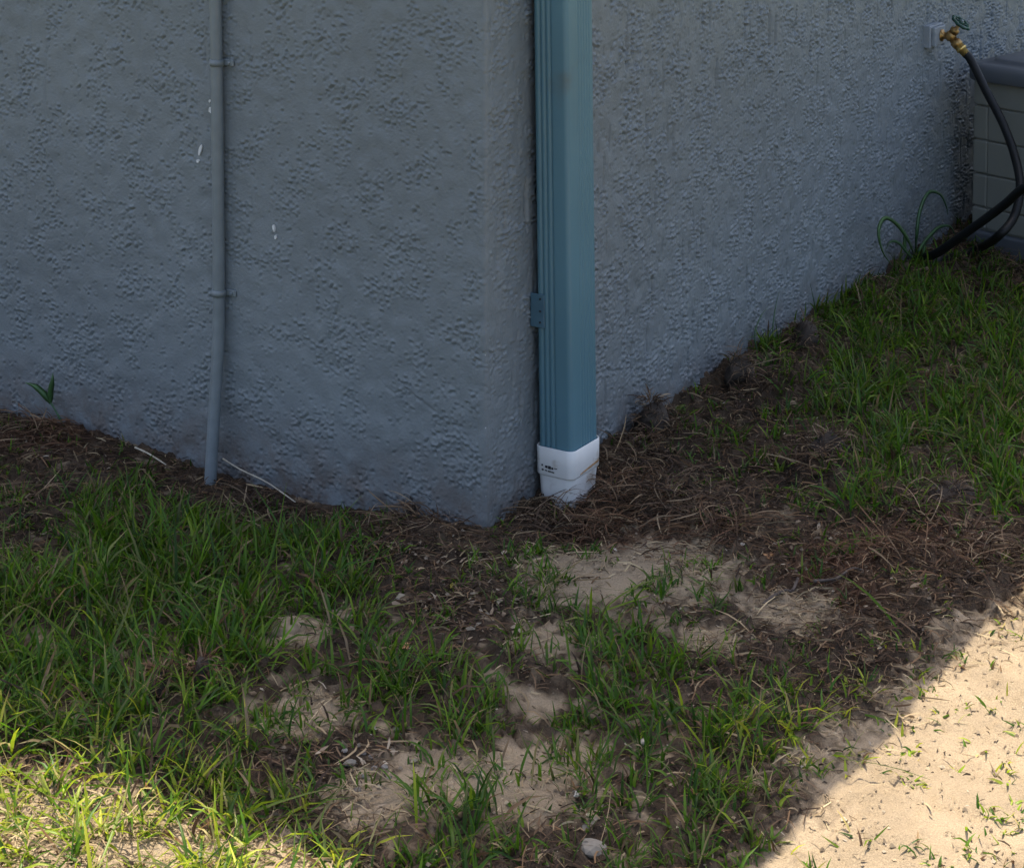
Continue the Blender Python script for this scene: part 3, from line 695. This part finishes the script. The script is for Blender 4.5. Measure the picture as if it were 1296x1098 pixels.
def lay_thatch():
    x, y = scatter(21000); pz = gmap(_patch, x, y)
    D = lookup(DEAD, x, y); ok = rng.random(len(x)) < (np.clip((D+.9*pz)/9, 0, 1)**1.5)*sstep(D, 0.6, 3.2)
    x, y, D = x[ok], y[ok], D[ok]; N = len(x)
    L = rng.gamma(2.2, .0115, N)+.006; W = rng.uniform(.0009, .0032, N); az = rng.uniform(0, 6.28, N)
    cx_, cy_ = x-np.cos(az)*L/2, y-np.sin(az)*L/2
    bad = inside_house(cx_, cy_, .004) | inside_house(cx_+np.cos(az)*L, cy_+np.sin(az)*L, .004)
    keep = ~bad; x, y, D, L, W, az, cx_, cy_ = (q[keep] for q in (x, y, D, L, W, az, cx_, cy_)); N = len(x)
    z = hz(x, y)+np.abs(rng.normal(0, .007, N))*(D/9)+.001
    pitch = rng.normal(.0, .20, N)*(.4+.6*D/9); arch = np.abs(rng.normal(.3, .45, N)); curl = rng.normal(0, .9, N)
    z0 = np.maximum(z-np.sin(pitch)*L/2, hz(cx_, cy_)-.002)
    col = pick(DEADS, [4, 1.6, 5, 5, 2], N, .25)
    pale = rng.random(N) < gmap(SAND, x, y)*.8; col[pale] = pick([(.42, .33, .20), (.30, .22, .13), (.20, .145, .09)], [3, 3, 2], int(pale.sum()))
    red = np.zeros(N)
    for px, py, r in ((1050, 720, .10), (1085, 690, .09), (1190, 680, .12), (790, 650, .11), (840, 690, .10), (60, 550, .10), (300, 640, .06)):
        P = onz(px, py); red = np.maximum(red, np.exp(-((x-P[0])**2+(y-P[1])**2)/r**2))
    rr = rng.random(N) < red*.7; col[rr] = pick(REDS, [3, 2, 3, 1], int(rr.sum()))
    A = strips(np.stack([cx_, cy_, z0], 1), az, L, W, pitch, curl, arch, col, K=3)
    V, Q, C = A
    me = np_mesh('dead_grass', V, Q, M_thatch); set_col(me, C)
    tag(link(bpy.data.objects.new('dead_grass', me)), 'brown dead grass thatch matted over the soil along the walls', 'dead grass', kind='stuff')
    return len(Q)*2
def tangle(name, label, spots, parent=None, mats=M_thatch):
    P_ = []
    for (px, py, r, n, h_, cols) in spots:
        c = onz(px, py); x = c[0]+rng.normal(0, r*.55, n); y = c[1]+rng.normal(0, r*.55, n)
        az = rng.uniform(0, 6.28, n); L = rng.uniform(.04, .11, n)
        ex, ey = x+np.cos(az)*L*.8, y+np.sin(az)*L*.8
        bad = inside_house(x, y, .01) | inside_house(ex, ey, .008)
        sx0, sx1 = spx(.05)-.012, spx(.05)+SW+.012
        bad |= (x > sx0) & (x < sx1) & (y > -GAP-SD-.012) & (y < 0)
        k = ~bad; x, y, az, L = x[k], y[k], az[k], L[k]; n = len(x)
        P_.append(strips(np.stack([x, y, hz(x, y)+rng.uniform(0, h_*.5, n)], 1), az, L, rng.uniform(.0010, .0032, n), rng.normal(.08, .25, n), rng.normal(0, 1.3, n),
                         rng.uniform(.2, 1.5, n), pick(cols, [3, 2, 2, 1], n, .2), K=6))
    V, Q, C = join(P_)
    me = np_mesh(name, V, Q, mats); set_col(me, C)
    tag(link(bpy.data.objects.new(name, me), parent), label, None if parent else 'roots', kind='stuff')
GREYS = [(.095, .061, .040), (.18, .118, .070), (.054, .035, .025), (.28, .205, .13)]
grow_grass(); lay_thatch()
tangle('grass_roots', 'curly tangled brown roots heaped around the white adapter and corner',
       [(790, 640, .05, 90, .06, REDS), (800, 600, .05, 90, .06, GREYS), (700, 655, .05, 120, .04, GREYS), (660, 645, .035, 70, .05, GREYS), (765, 665, .05, 120, .04, REDS),
        (850, 650, .07, 160, .05, GREYS), (900, 670, .07, 120, .03, REDS), (560, 655, .05, 90, .03, GREYS), (520, 650, .05, 80, .03, GREYS), (830, 560, .06, 120, .05, GREYS),
        (1040, 590, .07, 120, .04, GREYS), (1180, 650, .08, 110, .03, GREYS), (1140, 720, .1, 160, .03, REDS), (1240, 700, .1, 160, .03, GREYS), (950, 500, .06, 90, .04, GREYS),
        (1010, 450, .06, 90, .04, GREYS), (1120, 390, .07, 80, .03, GREYS), (1260, 345, .12, 160, .03, GREYS), (320, 625, .05, 80, .03, GREYS), (50, 545, .08, 160, .03, REDS), (30, 630, .06, 80, .03, GREYS)])

def litter():
    x, y = scatter(2600); pz = gmap(_patch, x, y)
    D = lookup(DEAD, x, y); ok = rng.random(len(x)) < np.clip(.25+D/12+.1*pz, 0, .8); x, y = x[ok], y[ok]; N = len(x)
    L = rng.gamma(2.2, .0030, N)+.003
    ok = ~inside_house(x, y, .04); x, y, L = x[ok], y[ok], L[ok]; N = len(x)
    az = rng.uniform(0, 6.28, N)
    V, Q, C = strips(np.stack([x, y, hz(x, y)+.0018], 1), az, L, rng.uniform(.0012, .0036, N), rng.normal(0.05, .2, N), rng.normal(0, .8, N), rng.uniform(0, .8, N),
                     pick([(.055, .04, .03), (.10, .075, .055), (.20, .15, .10), (.40, .33, .25)], [3, 4, 4, 2], N), K=2)
    P_ = [(V, Q, C)]                                                   # paler, broader bits below the corner
    for px, py, rr_, n in ((600, 790, .09, 70), (560, 765, .07, 50), (640, 745, .07, 45), (545, 705, .06, 45), (500, 690, .06, 30), (660, 705, .06, 30), (1000, 700, .10, 40), (1120, 760, .12, 50), (480, 960, .08, 40)):
        c = onz(px, py); x = c[0]+rng.normal(0, rr_*.6, n); y = c[1]+rng.normal(0, rr_*.6, n)
        k = ~inside_house(x, y, .04); x, y = x[k], y[k]; n = len(x)
        P_.append(strips(np.stack([x, y, hz(x, y)+.004], 1), rng.uniform(0, 6.28, n), rng.uniform(.006, .022, n), rng.uniform(.003, .008, n), rng.normal(.1, .25, n), rng.normal(0, .9, n),
                         rng.uniform(0, 1.2, n), pick([(.36, .29, .21), (.27, .20, .135), (.18, .13, .09)], [2, 3, 2], n), K=2))
    V, Q, C = join(P_)
    me = np_mesh('leaf_litter', V, Q, M_thatch); set_col(me, C)
    tag(link(bpy.data.objects.new('leaf_litter', me)), 'dark flecks of plant litter strewn over the bare sand', 'litter', kind='stuff')
litter()
def crumbs():
    x, y = scatter(6500); S_ = gmap(SAND, x, y); pz = gmap(_patch, x, y)
    ok = (rng.random(len(x)) < np.clip(.35+.35*pz, .06, 1)) & ~inside_house(x, y, .03) & in_view(x, y, 200); x, y, S_ = x[ok], y[ok], S_[ok]; N = len(x)
    r_ = rng.gamma(1.6, .0009, N)+.0009; r_ = np.minimum(r_, .0055)
    o = np.array([[1, 0, 0], [0, 1, 0], [-1, 0, 0], [0, -1, 0], [0, 0, .8], [0, 0, -.6]], float)
    jit = rng.uniform(.6, 1.3, (N, 6, 1)); a = rng.uniform(0, 6.28, N); c, s_ = np.cos(a)[:, None], np.sin(a)[:, None]
    L = o[None]*jit*r_[:, None, None]
    V = np.stack([L[..., 0]*c-L[..., 1]*s_+x[:, None], L[..., 0]*s_+L[..., 1]*c+y[:, None], L[..., 2]+(hz(x, y)+r_*.25)[:, None]], -1).reshape(-1, 3)
    t = np.array([[0, 1, 4], [1, 2, 4], [2, 3, 4], [3, 0, 4]])
    T = (t[None]+(np.arange(N)*6)[:, None, None]).reshape(-1, 3)
    col = np.where((rng.random(N) < S_*.88)[:, None], pick([(.45, .35, .23), (.36, .28, .19), (.52, .43, .31)], [3, 3, 1], N, .12), pick([(.15, .11, .08), (.22, .17, .12), (.10, .075, .055)], [3, 2, 2], N))
    me = np_mesh('soil_crumbs', V, T, M_thatch, False); set_col(me, np.repeat(col, 6, axis=0))
    tag(link(bpy.data.objects.new('soil_crumbs', me)), 'small crumbs of sand and soil scattered over the ground', 'soil crumbs', kind='stuff')
crumbs()

# ------------------------------------------------------------------ single small things
def stone_mesh(name, sx_, sy_, sz_, seed, sub=2):
    bm = bmesh.new(); bmesh.ops.create_icosphere(bm, subdivisions=sub, radius=1); r = random.Random(seed)
    ax = [Vector((r.uniform(-1, 1), r.uniform(-1, 1), r.uniform(-1, 1))).normalized() for _ in range(6)]
    cut = [r.uniform(.55, .85) for _ in ax]
    for v in bm.verts:
        for a, c in zip(ax, cut):
            d = v.co.dot(a)
            if d > c: v.co -= a*(d-c)*.85
        v.co = Vector((v.co.x*sx_, v.co.y*sy_, v.co.z*sz_))*(1+r.uniform(-.04, .04))
    me = bpy.data.meshes.new(name); bm.to_mesh(me); bm.free(); return me
def stone(name, label, px, py, size, mt, seed, group=None, flat=.6, cat='stone'):
    me = stone_mesh(name, size/2, size*.4, size/2*flat, seed); me.materials.append(mt)
    me.polygons.foreach_set('use_smooth', [False]*len(me.polygons))
    o = link(bpy.data.objects.new(name, me)); o.location = gpt(px, py, size*.04*flat); o.rotation_euler = (0, 0, seed*1.3)
    return tag(o, label, cat, group)
stone('stone', 'pale grey flat stone on the dirt near the bottom edge', 752, 1072, .046, M_stone, 3, flat=.45)
stone('stone', 'grey rough stone lying just behind the pale flat stone', 748, 1040, .040, M_stone, 5, flat=.35)
stone('pebble', 'white pebble on the sand among the right hand tufts', 816, 938, .017, M_pebw, 7, cat='pebble')
stone('pebble', 'white pebble in the grass before the air conditioner', 1288, 336, .014, M_pebw, 8, cat='pebble')
stone('pebble', 'white pebble on the bare sand below the adapter', 779, 697, .014, M_pebw, 9, cat='pebble')
stone('pebble', 'pale pebble between tufts above the two flat stones', 729, 1012, .015, M_pebw, 10, cat='pebble')
stone('pebble', 'small white pebble at the edge of the dead grass', 940, 686, .012, M_pebw, 11, cat='pebble')
stone('pebble', 'dull pebble lying in dirt left of the leaf litter', 502, 760, .015, M_stone, 12, cat='pebble')
for i, (px, py, s, k) in enumerate(((472, 922, .015, 1), (466, 934, .014, 1), (455, 936, .013, 0), (448, 956, .016, 0), (460, 962, .012, 2), (470, 958, .013, 2), (442, 972, .020, 0), (480, 948, .012, 2),
                                    (486, 968, .013, 2), (474, 974, .014, 2), (500, 920, .014, 0), (510, 918, .012, 0), (458, 982, .011, 1), (492, 984, .012, 2), (436, 950, .012, 2), (452, 1000, .014, 0))):
    stone('gravel_pebble', 'little pebble in the gravel patch near the lower left sun edge', px, py, s, (M_stone, M_pebw, M_pebd)[k], 20+i, 'pebbles of the gravel patch', cat='pebble')

def twig(name, label, pts, rad, mt, cat):
    P = catmull(pts, 6); n = len(P); r = rad*np.interp(np.arange(n), [0, n-1], [1.1, .75])*(1+.10*np.sin(np.arange(n)*2.1))
    V, F = tube_geo(P, r, 7); return tag(mesh_obj(name, V, F, mt), label, cat)
twig('twig', 'short dark crooked twig lying on the bare sand', [gpt(966, 761, .003), gpt(974, 758, .006), gpt(986, 750, .006), gpt(994, 747, .010), gpt(1003, 739, .009), gpt(1010, 733, .014)], .0034, M_twig, 'twig')
twig('twig', 'longer brown twig running into the reddish dead grass', [gpt(1030, 735, .008), gpt(1046, 734, .011), gpt(1060, 729, .012), gpt(1078, 725, .015), gpt(1092, 720, .014)], .0028, M_twig, 'twig')
twig('straw_stalk', 'pale straw stalk slanting down the wall beside the conduit', [gpt(282, 580, .035), gpt(305, 594, .032), gpt(338, 612, .026), gpt(374, 635, .012)], .0017, M_straw, 'straw')
twig('straw_stalk', 'short white straw stalk leaning on the wall left of the conduit', [gpt(171, 565, .030), gpt(188, 574, .030), gpt(210, 588, .020)], .0019, M_straw, 'straw')

def leaf(name, label, px, py, s, mt, seed, cat='leaf', up=.006):
    r = random.Random(seed); n = 10; c = gpt(px, py, up); V, V2 = [], []
    for k in range(n):
        a = 2*math.pi*k/n; q = s/2*(1.0 if k % 2 else .68)*r.uniform(.85, 1.15)
        V.append((c[0]+q*math.cos(a), c[1]+q*.65*math.sin(a), c[2]+r.uniform(-.003, .006)))
    V.append((c[0], c[1], c[2]-.001)); V2 = [(x, y, z-.0007) for x, y, z in V]
    F = [(k, (k+1) % n, n) for k in range(n)]+[(n+1+(k+1) % n, n+1+k, 2*n+1) for k in range(n)]+[((k+1) % n, k, n+1+k, n+1+(k+1) % n) for k in range(n)]
    return tag(mesh_obj(name, V+V2, F, mt, None, False), label, cat)
leaf('dry_leaf', 'orange dry leaf at the edge of the bare sand', 973, 703, .030, M_leafo, 1)
leaf('dry_leaf', 'small yellow leaf fallen in the dirt below the corner', 574, 731, .020, M_leafy, 2)
leaf('dry_leaf', 'tan curled leaf in the grass left of the litter', 513, 815, .026, M_leafo, 3)

def ribbon(name, pts, w, mt, parent, thick=.0007):
    P = catmull(pts, 6); n = len(P); T = np.gradient(P, axis=0); T /= np.linalg.norm(T, axis=1)[:, None]
    view = np.array([-.6, -.7, .35]); S_ = np.cross(T, view); S_ /= np.linalg.norm(S_, axis=1)[:, None]; Nn = np.cross(S_, T)
    ww = w/2*np.interp(np.linspace(0, 1, n), [0, .2, .6, 1], [.55, 1, .9, .08])[:, None]
    V = np.concatenate([P-S_*ww, P+Nn*thick*2, P+S_*ww, P-Nn*thick]); F = []
    for i in range(n-1):
        for a, b in ((0, 1), (1, 2), (2, 3), (3, 0)): F.append((a*n+i, b*n+i, b*n+i+1, a*n+i+1))
    return mesh_obj(name, V, F, mt, parent)
# sprig against the left wall
root = gpt(82, 543); sg = thing('weed_sprig', 'small green weed sprig with two leaves against the left wall', 'weed', tuple(root))
R0 = np.array(root)
tip = onx(64, 509, -.03)
tube('stem', catmull([R0-R0, onx(74, 526, -.03)-R0, tip-R0], 6), [.0024]*7+[.002]*5+[.0017], M_weedd, sg, 7)
ribbon('leaf', [tip-R0, onx(64, 496, -.034)-R0, onx(66, 484, -.036)-R0, onx(67, 472, -.034)-R0], .013, M_weed, sg)
ribbon('leaf', [tip-R0, onx(56, 499, -.040)-R0, onx(45, 489, -.046)-R0, onx(32, 484, -.050)-R0], .014, M_weed, sg)
ribbon('leaf', [tip-R0+np.array([0, 0, -.004]), onx(60, 503, -.03)-R0, onx(58, 492, -.028)-R0], .007, M_weedd, sg)
# arching blades beside the hose
root = gpt(1158, 338); R0 = np.array(root); aw = thing('arching_weed', 'clump of long arching green blades where the hose meets the wall', 'weed', tuple(root))
def wl(*pts): return [R0-R0]+[ony(px, py, yy)-R0 for px, py, yy in pts]
ribbon('blade', wl((1150, 305, -.06), (1135, 284, -.07), (1120, 276, -.08), (1112, 292, -.085), (1117, 318, -.09), (1132, 340, -.09)), .012, M_weed, aw)
ribbon('blade', wl((1160, 300, -.05), (1164, 268, -.05), (1175, 244, -.05), (1190, 246, -.055), (1198, 262, -.06), (1199, 272, -.06)), .011, M_weedd, aw)
ribbon('blade', wl((1163, 318, -.06), (1172, 304, -.06), (1188, 288, -.07), (1203, 287, -.08), (1210, 302, -.085)), .011, M_weedd, aw)
ribbon('blade', wl((1150, 322, -.06), (1138, 308, -.06), (1127, 306, -.06), (1120, 318, -.06)), .009, M_weedd, aw)
ribbon('blade', wl((1147, 318, -.05), (1145, 300, -.05), (1146, 290, -.05)), .011, M_weed, aw)
ribbon('blade', wl((1168, 322, -.05), (1172, 305, -.05), (1182, 297, -.05)), .010, M_weed, aw)
# thin long stems leaning on the right wall
for nm, lab, pts in (('tall_grass_stem', 'thin bent grass stem leaning on the right wall beside a leafy blade', [(955, 425, -.03), (962, 402, -.02), (972, 388, -.02)]),
                     ('tall_grass_stem', 'thin upright grass stem on the right wall below its blank middle', [(978, 420, -.03), (981, 392, -.02), (986, 368, -.015)]),
                     ('tall_grass_stem', 'short dark leaning stem nearest the bright grass at the right wall', [(1034, 402, -.03), (1030, 380, -.03), (1025, 358, -.025)])):
    P0 = ony(*pts[0]); rt = np.array([P0[0], P0[1]-.01, float(hz(P0[0], P0[1]-.01)[0])])
    o = ribbon(nm, [rt]+[ony(*p) for p in pts], .0035, M_weedd, None); tag(o, lab, 'grass stem')

M_sandclod = mat('sandy_clod', (0.30, 0.23, 0.15), 0.95, var=0.3, vscale=60, bump=0.8, bscale=140)
def clod(label, px, py, s, hgt, cols, seed, nst=70, core=M_soil):
    c = gpt(px, py, 0); t = thing('sod_clump', label, 'sod clump', tuple(c))
    me = stone_mesh('soil_core', s, s*.85, hgt, seed, 3); me.materials.append(core); me.polygons.foreach_set('use_smooth', [True]*len(me.polygons))
    link(bpy.data.objects.new('soil_core', me), t)
    n = nst; a = rng.uniform(0, 6.28, n); el = rng.uniform(.05, 1.45, n)
    rt = np.stack([s*.8*np.cos(a)*np.cos(el), s*.7*np.sin(a)*np.cos(el), hgt*.85*np.sin(el)], 1)
    ex = c[0]+rt[:, 0]*2.2; ey = c[1]+rt[:, 1]*2.2; k = ~inside_house(ex, ey, .0); rt, a, el = rt[k], a[k], el[k]; n = len(a)
    V, Q, C = strips(rt, a+rng.normal(0, .8, n), rng.uniform(.02, .055, n), rng.uniform(.0013, .003, n), el*.35-.1+rng.normal(0, .3, n), rng.normal(0, 1.6, n), rng.uniform(.4, 2.0, n), pick(cols, [3, 2, 2, 1], n), K=5)
    m2 = np_mesh('roots', V, Q, M_thatch); set_col(m2, C); tag(link(bpy.data.objects.new('roots', m2), t), kind='stuff')
clod('left of two upturned reddish root clumps in the tall grass', 206, 876, .030, .045, REDS, 41, 110)
clod('right of two upturned reddish root clumps in the tall grass', 254, 870, .026, .050, REDS, 42, 110)
clod('dark round sod clump against the right wall nearest the downspout', 824, 530, .042, .058, GREYS, 43, 150)
clod('dark sod clump against the right wall farther from the downspout', 935, 472, .040, .048, GREYS, 44, 90)
clod('dark sod clump against the right wall by the curved stem', 1018, 432, .046, .050, GREYS, 45, 90)
clod('brown sod lump with bare top between green tufts before the right wall', 1048, 570, .055, .040, GREYS, 46, 130)
clod('dry brown sod lump at the right edge above the dead grass', 1205, 630, .055, .032, GREYS, 47, 120)
clod('small brown sod tuft standing at the foot of the left wall', 525, 650, .020, .025, REDS, 48, 70)
clod('pale sandy clod half buried in the left grass', 365, 795, .035, .018, GREYS, 49, 30, M_sandclod)

tri = sum(sum(len(p.vertices)-2 for p in o.data.polygons) if len(o.data.polygons) < 5000 else 2*len(o.data.polygons) for o in scene.objects if o.type == 'MESH')
print('triangles', tri, sorted(((2*len(o.data.polygons), o.name) for o in scene.objects if o.type == 'MESH'), reverse=True)[:8])
